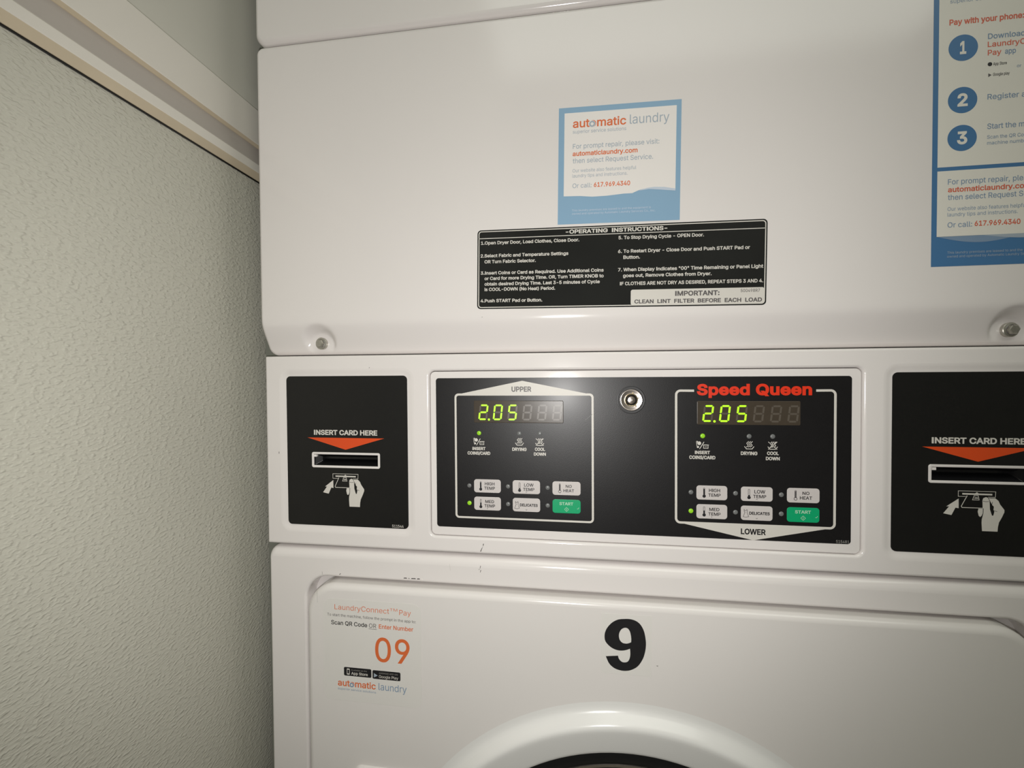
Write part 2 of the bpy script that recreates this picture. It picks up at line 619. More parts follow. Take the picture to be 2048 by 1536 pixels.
for k, (sx, sz) in enumerate(SCREWS):
    b = MB()
    b.lathe(sx, sz, [(5.6, 6.4), (5.6, 3.2), (5.2, 2.8), (3.9, 2.5)], M['zinc'], 32)
    hx = [(3.9, 2.5), (3.7, 0.3), (3.2, -0.3)]
    b.loft([[(p[0], y, p[1]) for p in circle(sx, sz, r, 6)] for r, y in hx], M['zinc'])
    s = b.build('screw', access, angle=25)
    if k == 0:
        s['label'] = 'hexagon head screw near the left edge'
    else:
        s['label'] = 'hexagon head screw near the right edge'

# control fascia with openings for the two card readers and the control plate
b = MB()
CARD = (-271.2, -140.6, -150.5, 1.1)
OFF = 520.4
outer = rrect(X0, -159.8, X1, 20.3, 1.2, 3)
rec = (-129.2, -145.2, 228.2, 5.1)


def lip(x0, z0, x1, z1, r, prof):
    """opening edge: prof = (expand, y) from the front face down into the opening"""
    return [[(p[0], y, p[1]) for p in rrect(x0 - e, z0 - e, x1 + e, z1 + e, r + e, 8)] for e, y in prof]


plip = [(2.2, 0), (1.7, 0.1), (1.1, 0.35), (0.5, 0.85), (0.15, 1.5), (0, 2.2), (0, 6)]
clip_ = [(7.0, 0), (5.5, 0.12), (4.0, 0.5), (2.5, 0.95), (1.2, 1.2), (0.0, 1.3), (0, 4)]
lips = [lip(*rec, 5.0, plip)] + [lip(CARD[0] + o, CARD[1], CARD[2] + o, CARD[3], 4.0, clip_) for o in (0, OFF)]
fr = 2.2
front = rrect(X0 + fr, -159.8 + fr, X1 - fr, 20.3 - fr, 0.8, 3)
b.loft([[(p[0], y, p[1]) for p in rrect(X0 + i, -159.8 + i, X1 - i, 20.3 - i, max(0.8, 1.2 - i), 3)] for i, y in fillet(fr, 0, 15)], M['enamel'], cap=False)
b.poly(front, 0, M['enamel'], [[(p[0], p[2]) for p in l[0]] for l in lips])
for l in lips:
    b.loft(l, M['enamel'], cap=False, flip=False)
# scuffs
for pl in ([(-80.3, -150.4), (-79.5, -150.3), (-79.9, -152.2), (-80.5, -152.3)], [(-81.3, -154.0), (-80.7, -153.6), (-82.2, -157.6), (-83.0, -157.4)],
           [(-80.8, -152.9), (-80.2, -152.8), (-80.9, -153.6)], [(-279.5, -71), (-279.0, -71), (-279.0, -73), (-279.6, -73)],
           [(-187, 8.6), (-186, 9.2), (-186.4, 8.2)]):
    b.poly(pl, -0.06, M['scuff'])
fascia = b.build('control_fascia', dryer)

# white plate under the control film
b = MB()
b.plate(rec[0] + 0.4, rec[1] + 0.4, rec[2] - 0.4, rec[3] - 0.4, 4.7, fillet(1.0, 1.7, 5.5), M['enamel'])
b.build('control_plate', dryer)

# ---- black control film with its printing
YO = 1.45                  # face of the film
YP = YO - 0.10             # printing
MOD = 190.9                # the lower set of controls sits this far to the right
b = MB()
b.plate(-123.3, -136.9, 220.6, -1.5, 2.6, [(0, 1.75), (0, 1.52), (0.12, YO)], M['overlay'])
W, D = M['ink_white'], M['ink_dark']
# frame round the left (upper) controls
b.poly(rrect(-105.9, -128.3, 17.8, -15.4, 3.6), YP, W, [rrect(-104.1, -126.6, 16.0, -17.3, 2.0)])
b.poly([(-103.6, -16.3), (15.7, -16.3), (-44.3, -4.2)], YP - 0.03, W)
b.text('UPPER', -53.8, -13.9, -36.1, 4.6, YP - 0.06, M['ink_grey'], bold=0.03)
# frame round the right (lower) controls
path = [(100.5, -13.2)] + arc(89.6, -16.6, 3.5, 90, 180) + arc(89.6, -121.0, 3.5, 180, 270) + arc(205.0, -121.0, 3.5, 270, 360) + arc(205.0, -16.6, 3.5, 0, 90) + [(194.3, -13.2)]
b.stroke(path, 1.9, YP, W)
b.poly([(88.0, -124.4), (147.2, -137.0), (206.6, -124.4)], YP - 0.03, W)
b.text('LOWER', 137.6, -132.3, 156.9, 4.8, YP - 0.06, M['ink_dark'], bold=0.03)
b.text('Speed Queen', 102.7, -17.0, 191.3, 9.4, YP, M['ink_logo'], bold=0.038, spread=1.04)
b.text('515481', 209.8, -136.2, 219.3, 2.4, YP, M['ink_dim'], bold=0.005)
for o in (0, MOD):
    I = W
    # coin and card symbol
    b.poly(circle(-86.2 + o, -57.2, 1.55, 14), YP, I)
    b.poly(circle(-88.0 + o, -56.2, 0.9, 10), YP, I)
    b.poly(circle(-87.3 + o, -60.3, 0.95, 10), YP, I)
    b.stroke([(-88.6 + o, -55.6), (-88.0 + o, -60.4)], 0.4, YP, I)
    b.stroke([(-86.0 + o, -62.0), (-82.4 + o, -56.0)], 0.55, YP, I)
    b.stroke([(-83.2 + o, -58.6), (-78.6 + o, -58.6)], 0.6, YP, I)
    b.stroke([(-82.8 + o, -58.6), (-82.8 + o, -61.3), (-79.2 + o, -61.3), (-79.2 + o, -58.6)], 0.45, YP, I)
    b.stroke([(-82.0 + o, -60.0), (-80.0 + o, -60.0)], 0.35, YP, I)
    b.text('INSERT', -89.7 + o, -66.3, -77.7 + o, 2.8, YP, I, bold=0.03)
    b.text('COINS/CARD', -94.2 + o, -70.5, -73.4 + o, 2.9, YP, I, bold=0.03)
    # rising heat symbols
    for cx, cross in ((-47.0 + o, False), (-29.0 + o, True)):
        for k in (-1.5, 0, 1.5):
            b.stroke([(cx + k + 0.62 * cos(t * 1.62) + 0.35 - 0.06 * t, -55.0 - t * 0.85) for t in [i * 0.36 for i in range(17)]], 0.5, YP, I)
        b.stroke([(cx - 3.7, -59.2), (cx - 2.2, -61.3), (cx + 2.2, -61.3), (cx + 3.7, -59.2)], 0.55, YP, I)
        if cross:
            b.stroke([(cx - 3.4, -55.2), (cx + 3.4, -61.4)], 0.5, YP, I)
            b.stroke([(cx + 3.4, -55.2), (cx - 3.4, -61.4)], 0.5, YP, I)
    b.text('DRYING', -53.5 + o, -66.4, -40.7 + o, 2.9, YP, I, bold=0.03)
    b.text('COOL', -33.3 + o, -66.0, -24.4 + o, 2.8, YP, I, bold=0.03)
    b.text('DOWN', -34.2 + o, -70.3, -23.6 + o, 2.8, YP, I, bold=0.03)
# worn scratches
b.stroke([(10.5, -38.5), (16.6, -33.4)], 0.3, YP, M['black'])
panel = b.build('control_panel', dryer)

# ---- display windows with seven-segment digits
SEGS = {'0': 'abcdef', '2': 'abged', '5': 'afgcd', '8': 'abcdefg'}


def digit(b, x, on, y):
    zt, zb, w, sl, t = -25.2, -39.2, 8.0, 1.6, 1.5
    h = zt - zb
    zm = (zt + zb) / 2

    def S(px, pz):
        return (x + px + sl * (pz - zb) / h, pz)
    g = 0.25
    seg = {
        'a': [(t * .5 + g, zt - t * .4), (t + g, zt), (w - t - g, zt), (w - t * .5 - g, zt - t * .4), (w - t - g, zt - t), (t + g, zt - t)],
        'd': [(t * .5 + g, zb + t * .4), (t + g, zb), (w - t - g, zb), (w - t * .5 - g, zb + t * .4), (w - t - g, zb + t), (t + g, zb + t)],
        'g': [(t * .6 + g, zm), (t + g, zm + t * .5), (w - t - g, zm + t * .5), (w - t * .6 - g, zm), (w - t - g, zm - t * .5), (t + g, zm - t * .5)],
        'f': [(0, zt - t * .9), (t * .5, zt - t * .5 - g), (t, zt - t - g), (t, zm + t * .5 + g), (t * .5, zm + g), (0, zm + t * .4)],
        'e': [(0, zb + t * .9), (t * .5, zb + t * .5 + g), (t, zb + t + g), (t, zm - t * .5 - g), (t * .5, zm - g), (0, zm - t * .4)],
        'b': [(w, zt - t * .9), (w - t * .5, zt - t * .5 - g), (w - t, zt - t - g), (w - t, zm + t * .5 + g), (w - t * .5, zm + g), (w, zm + t * .4)],
        'c': [(w, zb + t * .9), (w - t * .5, zb + t * .5 + g), (w - t, zb + t + g), (w - t, zm - t * .5 - g), (w - t * .5, zm - g), (w, zm - t * .4)],
    }
    for k, pts in seg.items():
        lit = k in SEGS[on] if on else False
        b.poly([S(*p) for p in pts], y - (0.03 if lit else 0), M['seg_on'] if lit else M['seg_off'])


b = MB()
YD = YO - 0.35
b.plate(-88.0, -41.5, -8.2, -21.8, 1.0, [(0, YO + 0.2), (0, YO - 0.1), (0.5, YD)], M['display'])
for k, ch in enumerate(('2', '0', '5', None, None, None)):
    digit(b, -84.1 + 13.15 * k, ch, YD - 0.06)
b.poly(circle(-74.3, -38.7, 1.0, 14), YD - 0.09, M['seg_on'])
disp = b.build('display', panel)
disp['label'] = 'smoked display showing 2.05 in green digits'
dup(disp, MOD, panel)

# ---- push buttons
YB_ = YO - 0.25            # button face
YT = YB_ - 0.07


def button(x0, z0, x1, z1, fill, draw, label):
    b = MB()
    b.plate(x0, z0, x1, z1, 2.4, [(0, YO + 0.1), (0, YO - 0.12), (0.25, YB_)], fill, 6)
    draw(b)
    o = b.build('button', panel)
    o['label'] = label
    return o


def thermo(b, x, zt, fillbulb, level):
    b.stroke(arc(x, zt - 0.55, 0.55, 0, 180) + [(x - 0.55, zt - 6.2)], 0.28, YT, D)
    b.stroke([(x + 0.55, zt - 0.55), (x + 0.55, zt - 6.2)], 0.28, YT, D)
    if fillbulb:
        b.poly(circle(x, zt - 6.9, 1.35, 18), YT - 0.02, D)
        b.stroke([(x, zt - 6.4), (x, zt - 6.4 + level)], 0.9, YT, D)
    else:
        b.stroke([(x, zt - 6.0), (x, zt - 0.6)], 0.8, YT, M['ink_grey'])
        b.stroke(circle(x, zt - 6.9, 1.15, 18), 0.35, YT, D, closed=True)


R1, R2 = (-104.5, -92.6), (-120.4, -108.4)


def d_high(b):
    thermo(b, -82.3, -94.6, True, 5.6)
    b.text('HIGH', -78.5, -97.9, -69.7, 2.8, YT, D, bold=0.015)
    b.text('TEMP', -79.0, -101.8, -69.3, 2.7, YT, D, bold=0.015)


def d_med(b):
    thermo(b, -82.3, -110.4, True, 3.2)
    b.text('MED', -78.2, -113.8, -70.2, 2.7, YT, D, bold=0.015)
    b.text('TEMP', -79.0, -117.7, -69.3, 2.7, YT, D, bold=0.015)
    b.stroke([(-76.0, -118.3), (-76.6, -118.8), (-76.0, -119.3)], 0.25, YT, D)


def d_low(b):
    thermo(b, -47.1, -94.6, True, 1.6)
    b.text('LOW', -43.0, -97.9, -34.6, 2.8, YT, D, bold=0.015)
    b.text('TEMP', -43.9, -101.8, -33.9, 2.7, YT, D, bold=0.015)
    b.stroke([(-41.8, -103.2), (-41.1, -102.6), (-40.4, -103.2)], 0.25, YT, D)


def d_del(b):
    b.text('DELICATES', -46.9, -115.7, -31.1, 2.5, YT, D, bold=0.03)
    b.stroke([(-50.9, -111.3), (-50.9, -112.7), (-50.2, -114.0), (-51.6, -117.6), (-49.6, -118.0), (-47.3, -117.4), (-48.6, -114.0), (-48.3, -112.6), (-48.7, -111.4),
              (-49.2, -112.4), (-50.3, -112.4)], 0.3, YT, D, closed=True)
    b.stroke([(-41.8, -118.4), (-41.1, -119.0), (-40.4, -118.4)], 0.25, YT, D)


def d_no(b):
    thermo(b, -11.6, -94.5, False, 0)
    b.text('NO', -6.4, -97.9, -1.2, 2.5, YT, D, bold=0.015)
    b.text('HEAT', -8.4, -101.8, 0.8, 2.6, YT, D, bold=0.015)


def d_start(b):
    m = M['ink_mint']
    b.text('START', -12.0, -113.3, 0.0, 2.6, YT, m, bold=0.02)
    b.stroke([(-5.8, -115.2), (-4.0, -117.0), (-5.8, -118.8), (-7.6, -117.0)], 0.3, YT, m, closed=True)
    b.stroke([(-5.8, -116.3), (-5.8, -117.7)], 0.4, YT, m)
    b.stroke([(3.2, -116.2), (4.2, -116.3), (5.0, -115.0)], 0.3, YT, m)


btns = [button(-88.4, R1[0], -64.0, R1[1], M['button'], d_high, 'grey button marked HIGH TEMP'),
        button(-53.3, R1[0], -28.9, R1[1], M['button'], d_low, 'grey button marked LOW TEMP'),
        button(-18.0, R1[0], 6.4, R1[1], M['button'], d_no, 'grey button marked NO HEAT'),
        button(-88.4, R2[0], -64.0, R2[1], M['button'], d_med, 'grey button marked MED TEMP'),
        button(-53.3, R2[0], -28.9, R2[1], M['button'], d_del, 'grey button marked DELICATES'),
        button(-18.0, R2[0], 6.4, R2[1], M['green'], d_start, 'green START button')]
for o in btns:
    dup(o, MOD, panel)

# ---- indicator lights
for x, z, on in ((-83.5, -51.0, 1), (-47.1, -50.9, 0), (-29.0, -50.8, 0), (-92.8, -98.6, 0), (-57.5, -98.4, 0), (-22.2, -98.5, 0),
                 (-92.8, -114.4, 1), (-57.5, -114.2, 0), (-22.2, -114.2, 0)):
    b = MB()
    b.lathe(x, z, [(1.95, YO + 0.1), (1.9, YO - 0.15), (1.6, YO - 0.4), (1.0, YO - 0.6), (0.4, YO - 0.68)], M['led_on'] if on else M['led_off'], 20, cap=True)
    o = b.build('indicator_light', panel, angle=60)
    if on:
        o['label'] = 'lit green indicator'
    dup(o, MOD, panel)

# ---- chrome tubular lock between the two sets of controls
b = MB()
lx, lz = 49.3, -21.0
b.lathe(lx, lz, [(12.0, YO + 0.1), (11.6, YO - 0.12), (11.2, YO - 0.12), (10.6, YO - 0.05), (9.4, YO - 0.05)], M['rubber'], 48)
b.lathe(lx, lz, [(9.4, YO + 0.2), (9.4, YO - 1.2), (9.0, YO - 1.8), (8.6, YO - 1.9), (7.4, YO - 1.55), (5.6, YO - 1.35)], M['chrome'], 48)
b.lathe(lx, lz, [(5.6, YO - 1.35), (5.5, YO - 2.2), (5.1, YO - 2.5), (4.6, YO - 2.3), (4.4, YO - 1.0)], M['brass'], 40)
b.lathe(lx, lz, [(4.4, YO - 1.0), (3.7, YO + 0.2), (3.4, YO - 0.4)], M['black'], 40)
b.lathe(lx, lz, [(3.4, YO - 0.4), (3.3, YO - 1.6), (2.9, YO - 2.1), (1.2, YO - 2.4), (0.5, YO - 2.3)], M['chrome'], 32, cap=True)
for a in (78, 15, 305):
    ca, sa = cos(math.radians(a)), sin(math.radians(a))
    b.box(lx + 6.2 * ca - 0.6, YO - 2.1, lz + 6.2 * sa - 0.6, lx + 6.2 * ca + 0.6, YO - 1.2, lz + 6.2 * sa + 0.6, M['brass'])
lock = b.build('lock', panel)
lock['label'] = 'chrome tubular key lock'

# ---- card reader panels
b = MB()
YK = 0.95
hole = rrect(-243.4, -83.6, -179.3, -73.2, 0.5, 2)
po = rrect(CARD[0], CARD[1], CARD[2], CARD[3], 4.0, 8)
b.poly(po, YK, M['cardfilm'], [hole])
b.loft([[(p[0], 1.6, p[1]) for p in po], [(p[0], YK, p[1]) for p in po]], M['cardfilm'], cap=False)
y = YK - 0.08
b.text('INSERT CARD HERE', -243.4, -54.5, -179.9, 4.8, y, W, bold=0.03)
b.poly([(-250.0, -57.1), (-211.6, -68.2), (-173.2, -57.1)], y, M['ink_red'])
b.poly([(-224.4, -97.1), (-224.3, -104.7), (-226.5, -104.3), (-229.2, -110.2), (-234.9, -109.0), (-230.9, -103.5), (-232.8, -103.5)], y, W)
b.stroke([(-224.7, -91.1), (-199.4, -91.1), (-199.6, -95.4), (-224.7, -95.4)], 0.35, y, W, closed=True)
b.poly([(-219.0, -94.5), (-222.9, -103.4), (-222.4, -104.2), (-203.0, -104.2), (-204.6, -94.5)], y - 0.03, M['cardfilm'])
b.poly([(-222.0, -92.7), (-201.7, -92.8), (-201.7, -94.0), (-222.0, -93.9)], y - 0.05, W)
b.poly([(-213.4, -92.8), (-212.1, -91.8), (-210.8, -92.8)], y - 0.05, W)
b.stroke([(-218.6, -94.6), (-222.6, -103.0), (-222.0, -104.0), (-203.0, -104.0)], 0.5, y - 0.05, W)
b.stroke([(-213.9, -94.4), (-211.2, -94.4), (-210.5, -97.8), (-215.0, -97.8)], 0.4, y - 0.06, W, closed=True)
b.stroke([(-213.8, -96.6), (-211.2, -96.6)], 0.5, y - 0.06, W)
b.stroke([(-213.6, -95.6), (-211.4, -96.0)], 0.3, y - 0.06, W)
b.poly([(-208.3, -98.0), (-207.8, -96.3), (-206.0, -95.4), (-204.3, -96.0), (-202.6, -96.2), (-199.7, -96.1), (-197.5, -98.1), (-196.4, -100.8), (-193.5, -104.9), (-193.5, -106.7),
        (-195.0, -110.5), (-197.0, -114.7), (-197.6, -117.9), (-197.9, -121.8), (-208.3, -121.8), (-208.7, -115.5), (-208.6, -112.8), (-207.7, -108.6), (-208.1, -103.5)], y - 0.06, W)
b.poly([(-210.8, -104.0), (-211.4, -106.8), (-210.7, -110.0), (-209.7, -110.9), (-208.7, -110.0), (-207.9, -108.1), (-207.7, -104.0)], y - 0.05, W)
K = M['cardfilm']
b.poly([(-203.5, -97.8), (-201.9, -101.2), (-200.6, -102.6), (-200.8, -105.1), (-200.2, -106.5), (-200.9, -109.5), (-201.8, -109.5), (-203.2, -104.7)], y - 0.09, K)
b.stroke([(-204.6, -95.6), (-203.7, -97.6), (-202.0, -101.2)], 0.35, y - 0.1, K)
b.stroke([(-208.0, -98.6), (-206.1, -98.9), (-203.9, -98.7)], 0.3, y - 0.1, K)
b.stroke([(-201.5, -98.9), (-202.0, -101.2)], 0.3, y - 0.1, K)
b.stroke([(-200.6, -105.6), (-198.3, -106.4)], 0.3, y - 0.1, K)
b.stroke([(-207.7, -104.2), (-207.8, -108.1), (-208.7, -110.4)], 0.4, y - 0.1, K)
b.text('511544', -166.3, -139.6, -155.3, 2.5, y, W, bold=0.005)
card = b.build('card_reader_panel', dryer)
card['label'] = 'black card reader panel left of the controls'
b = MB()
# raised white bezel and the black throat of the slot
oi = [(0, YK + 0.1), (0, YK - 0.5), (0.35, YK - 0.8), (1.6, YK - 0.8), (2.0, YK - 0.5), (2.1, YK + 0.4)]
b.loft([[(p[0], yy, p[1]) for p in rrect(-245.6 + i, -85.4 + i, -177.4 - i, -70.8 - i, max(0.4, 1.8 - i), 5)] for i, yy in oi], M['enamel'], cap=False)
b.loft([[(p[0], yy, p[1]) for p in rrect(*r, 0.4, 5)] for r, yy in
        (((-243.5, -83.3, -179.5, -72.9), YK + 0.4), ((-243.5, -83.3, -179.5, -72.9), 3.0), ((-238.5, -80.3, -182.0, -75.9), 7.0), ((-238.3, -79.0, -182.2, -77.0), 12.0))], M['black'])
b.box(-243.3, 0.2, -75.2, -240.6, 2.6, -73.1, M['enamel'])
slot = b.build('card_slot', card)
slot['label'] = 'white-rimmed black card slot'
card2 = dup(card, OFF, dryer)
card2['label'] = 'black card reader panel right of the controls'
slot2 = slot.copy()
C.objects.link(slot2)
slot2.parent = card2
WL[slot2.name] = WL[slot.name] + Vector((OFF / 1000, 0, 0))

# ---- lower front panel with the recess for the door
b = MB()
ZT = -163.2
rx0, rx1, rz1, rz0 = -253.0, 350.0, -189.2, -812.0
frp_ = [(0, 18)] + [(9 * (1 - cos(pi / 2 * i / 8)), 9 * (1 - sin(pi / 2 * i / 8))) for i in range(9)]
b.loft([[(p[0], y, p[1]) for p in rrect(X0 - 0.4 + i * 0.45, ZF + 90 + i * 0.45, X1 - i * 0.45, ZT - i, 8 - i * 0.35, 8)] for i, y in frp_], M['enamel'], cap=False)
i = 9
frontl = rrect(X0 - 0.4 + i * 0.45, ZF + 90 + i * 0.45, X1 - i * 0.45, ZT - i, 8 - i * 0.35, 8)
rl = lip(rx0, rz0, rx1, rz1, 22, [(2.6, 0), (1.9, 0.12), (1.1, 0.5), (0.5, 1.1), (0.15, 1.9), (0, 3.0), (-1.0, 15.0)])
b.poly(frontl, 0, M['enamel'], [[(p[0], p[2]) for p in rl[0]]])
b.loft(rl, M['enamel'], cap=False)
b.loft([[(p[0], 15.0, p[2]) for p in rl[-1]], [(p[0], 15.0, p[1]) for p in rrect(rx0 + 30, rz0 + 30, rx1 - 30, rz1 - 30, 10, 8)]], M['enamel'], cap=False)
for pl in ([(-83.0, -170.6), (-82.5, -170.5), (-83.1, -173.0), (-83.5, -172.8)], [(-84.3, -173.6), (-83.6, -173.4), (-84.2, -174.6)], [(-82.8, -174.4), (-82.2, -174.3), (-82.9, -176.6), (-83.3, -176.5)]):
    b.poly(pl, -0.05, M['scuff'])
b.stroke([(-111.5, -168.5 - 2), (-110.8, -176.5)], 0.25, -0.05, M['faint'])
b.stroke([(-236.5, -184.6), (-236.3, -187.4)], 0.25, -0.05, M['scuff_grey'])
# chipped paint along the lip of the recess
for x0_, x1_, dz in ((-155.5, -152.0, 0), (-150.8, -149.6, 0.1), (-148.2, -143.5, 0), (-142.6, -139.6, 0.1)):
    b.poly([(x0_, -186.4 - dz), (x1_, -186.3), (x1_ - 0.6, -185.4), (x0_ + 0.4, -185.5)], -0.05, M['scuff'])
b.poly([(-137.8, -186.5), (-136.2, -186.5), (-137.6, -185.2), (-139.0, -185.2)], -0.06, M['ink_paper'])
b.stroke([(-219, -186.4), (-217.6, -185.4)], 0.6, -0.05, M['scuff'])
b.build('lower_front_panel', dryer)

# ---- door with raised ring round its window
b = MB()
dx0, dx1, dz1, dz0 = -248.2, 345.2, -192.3, -806.0
YDF = -8.0
dl = [[(p[0], y, p[1]) for p in rrect(dx0 + i, dz0 + i, dx1 - i, dz1 - i, 28 - i * 0.6, 10)] for i, y in fillet(5.5, YDF, 13.0, 8)]
b.loft(dl, M['door'], cap=False)
RC = (CX, -496.0)
ring0 = circle(RC[0], RC[1], 220, 128)
b.poly([(p[0], p[2]) for p in dl[-1]], YDF, M['door'], [ring0])
b.stroke([(-236.9, -199), (-236.6, -210)], 0.15, YDF - 0.04, M['scuff_grey'])
b.poly([(68.0, -242.7), (69.8, -242.4), (69.4, -243.4)], YDF - 0.04, M['scuff_grey'])
door = b.build('door', dryer)
b = MB()
ringp = [(220, YDF), (217, -8.05), (214.6, -8.35), (212.8, -9.1), (211.1, -10.6), (209.4, -12.7), (207.8, -14.8), (206.3, -16.4), (204.9, -17.3), (203.2, -17.7), (201, -17.5), (198, -16.9),
         (190, -15.2), (182.6, -13.6), (180.4, -13.0), (179.2, -11.9), (178.6, -9.9), (178.2, 6)]
b.lathe(RC[0], RC[1], ringp, M['rim'], 128)
b.build('window_rim', door)
b = MB()
b.lathe(RC[0], RC[1], [(178.2, -8.6), (176, -9.6), (172, -9.8), (168, -8.8), (165, -6.5), (164, -2)], M['rubber'], 96)
b.build('window_gasket', door)
b = MB()
b.lathe(RC[0], RC[1], [(164.4, -3.2), (163.0, -5.2), (160.8, -5.2), (159.4, -3.4)], M['chrome'], 96)
b.lathe(RC[0], RC[1], [(161, -1.5), (140, 2), (100, 7), (60, 10), (20, 11.5)], M['glass'], 96, cap=True)
b.build('door_window', door)
b = MB()
b.plate(-203.0, -470.0, -126.0, -358.6, 9, [(0, YDF + 0.5), (1.0, -9.5), (2.6, -12.2), (5.0, -13.8), (8.5, -14.4), (11, -13.6), (14, -10.0)], M['door'])
b.build('door_handle', door)

# ------------------------------------------------------------------ stickers
T = 0.11


def rot(pts, a, o):
    return [(o[0] + (p[0] - o[0]) * cos(a) - (p[1] - o[1]) * sin(a), o[1] + (p[0] - o[0]) * sin(a) + (p[1] - o[1]) * cos(a)) for p in pts]


def sheet(b, pts, yb, m):
    """thin sheet of real thickness lying on a surface at depth yb"""
    b.loft([[(p[0], yb, p[1]) for p in pts], [(p[0], yb - T, p[1]) for p in pts]], m)


YA = -6.03
# blue repair sticker
b = MB()
A = -0.0152
O = (-10.7, 225.9)
sheet(b, rot([(-10.7, 128.4), (88.6, 128.4), (88.6, 225.9), (-10.7, 225.9)], A, O), YA, M['blue'])
y = YA - T - 0.07
wv = [(84.8, 152.4), (80, 153.2), (74, 154.4), (67, 155.5), (62, 155.5), (56, 154.2), (50.5, 151.9), (44, 151.9), (30, 150.8), (18, 150.6), (8, 151.6), (-5.9, 152.0)]
b.poly(rot([(-5.9, 221.3), (-5.9, 152.0)] + wv[::-1][1:] + [(84.8, 221.3)], A, O), y, M['ink_paper'])
b.poly(rot([(55, 153.6), (62, 155.6), (68, 156.2), (76, 155.7), (84.8, 154.0), (84.8, 152.3), (72, 153.8), (64, 154.6)], A, O), y - 0.03, M['blue_pale'])
y -= 0.06
SL, OR = M['ink_slate'], M['ink_orange']
b.text('automatic', 0.9, 208.5, 44.6, 7.0, y, OR, A, bold=0.015)
b.poly(circle(16.9, 210.6, 2.75, 20), y - 0.03, M['ink_paper'], [])
b.poly(circle(16.9, 210.6, 2.5, 20), y - 0.05, SL, [circle(16.9, 210.6, 1.3, 16)])
b.text('laundry', 47.5, 207.9, 78.9, 7.6, y, SL, A)
b.text('superior service solutions', 0.8, 203.8, 44.6, 2.9, y, SL, A)
b.text('For prompt repair, please visit:', 0.8, 191.1, 71.0, 4.0, y, SL, A, bold=0.004)
b.text('automaticlaundry.com', 0.6, 185.0, 53.7, 3.9, y, OR, A, bold=0.02)
b.text('then select Request Service.', 0.7, 179.0, 66.1, 4.0, y, SL, A, bold=0.004)
b.text('Our website also features helpful', 0.5, 171.4, 52.6, 2.8, y, SL, A)
b.text('laundry tips and instructions.', 0.3, 167.1, 45.6, 2.8, y, SL, A)
b.text('Or call:', 0.4, 158.3, 16.2, 3.8, y, SL, A, bold=0.004)
b.text('617.969.4340', 18.1, 158.1, 47.7, 3.8, y, OR, A, bold=0.018)
b.text('This laundry premises are leased to and the equipment is', -0.2, 138.8, 64.3, 1.7, y, M['blue_pale'], A)
b.text('owned and operated by Automatic Laundry Services Co., Inc.', -0.2, 136.0, 67.9, 1.7, y, M['blue_pale'], A)
tag(b.build('repair_sticker', smooth=False), 'square light blue and white repair notice sticker above the black instruction label', 'sticker')

# black operating instructions label
b = MB()
A = -0.0135
O = (-81.8, 127.2)
xa, xb, za, zb_ = -81.8, 154.2, 127.2, 58.8
lab = rot(rrect(xa, zb_, xb, za, 3.2, 6), A, O)
sheet(b, lab, YA, M['label'])
y = YA - T - 0.07
lw = M['ink_white']
b.poly(rot(rrect(xa + 1.0, zb_ + 1.0, xb - 1.0, za - 1.0, 2.6, 6), A, O), y, lw, [rot(rrect(xa + 1.75, zb_ + 1.75, xb - 1.75, za - 1.75, 2.0, 6), A, O)])
b.stroke(rot([(xa + 1.2, 119.9), (xb - 1.2, 119.9)], A, O), 0.6, y, lw)
b.text('-OPERATING  INSTRUCTIONS-', -5.4, 120.3, 77.3, 3.4, y, lw, A, bold=0.03)
B0 = 0.023
for tx, xx0, zz, xx1 in (('1.Open Dryer Door, Load Clothes, Close Door.', -78.8, 114.6, 5.9), ('2.Select Fabric and Temperature Settings', -79.2, 103.5, -3.3), ('OR Turn Fabric Selector.', -75.8, 98.3, -31.0),
                         ('3.Insert Coins or Card as Required. Use Additional Coins', -79.3, 88.6, 26.0), ('or Card for more Drying Time. OR, Turn TIMER KNOB to', -75.9, 83.8, 26.0),
                         ('obtain desired Drying Time. Last 3-5 minutes of Cycle', -75.9, 79.0, 22.8), ('is COOL-DOWN (No Heat) Period.', -76.0, 74.3, -14.6), ('4.Push START Pad or Button.', -79.6, 64.5, -25.6),
                         ('5. To Stop Drying Cycle - OPEN Door.', 38.2, 113.4, 106.0), ('6. To Restart Dryer - Close Door and Push START Pad or', 37.8, 102.1, 141.0), ('Button.', 42.1, 97.0, 55.6),
                         ('7. When Display Indicates "00" Time Remaining or Panel Light', 37.8, 86.8, 151.0), ('goes out, Remove Clothes from Dryer.', 41.8, 81.8, 111.9),
                         ('IF CLOTHES ARE NOT DRY AS DESIRED, REPEAT STEPS 3 AND 4.', 39.3, 75.2, 151.0)):
    b.text(tx, xx0, zz, xx1, 2.85, y, lw, A, bold=B0)
b.poly(rot(rrect(48.9, zb_ + 1.5, xb - 1.6, 73.0, 1.6, 5), A, O), y - 0.03, lw)
b.text('IMPORTANT:', 83.5, 65.0, 118.0, 4.0, y - 0.09, M['ink_grey'], A, bold=0.03)
b.text('CLEAN  LINT  FILTER  BEFORE  EACH  LOAD', 51.0, 59.7, 150.1, 3.3, y - 0.09, M['ink_grey'], A, bold=0.03)
b.text('500498R7', 134.1, 66.4, 148.5, 2.5, y - 0.09, M['ink_grey'], A, bold=0.005)
tag(b.build('instruction_label', smooth=False), 'wide black label with white operating instructions for the dryer', 'label')

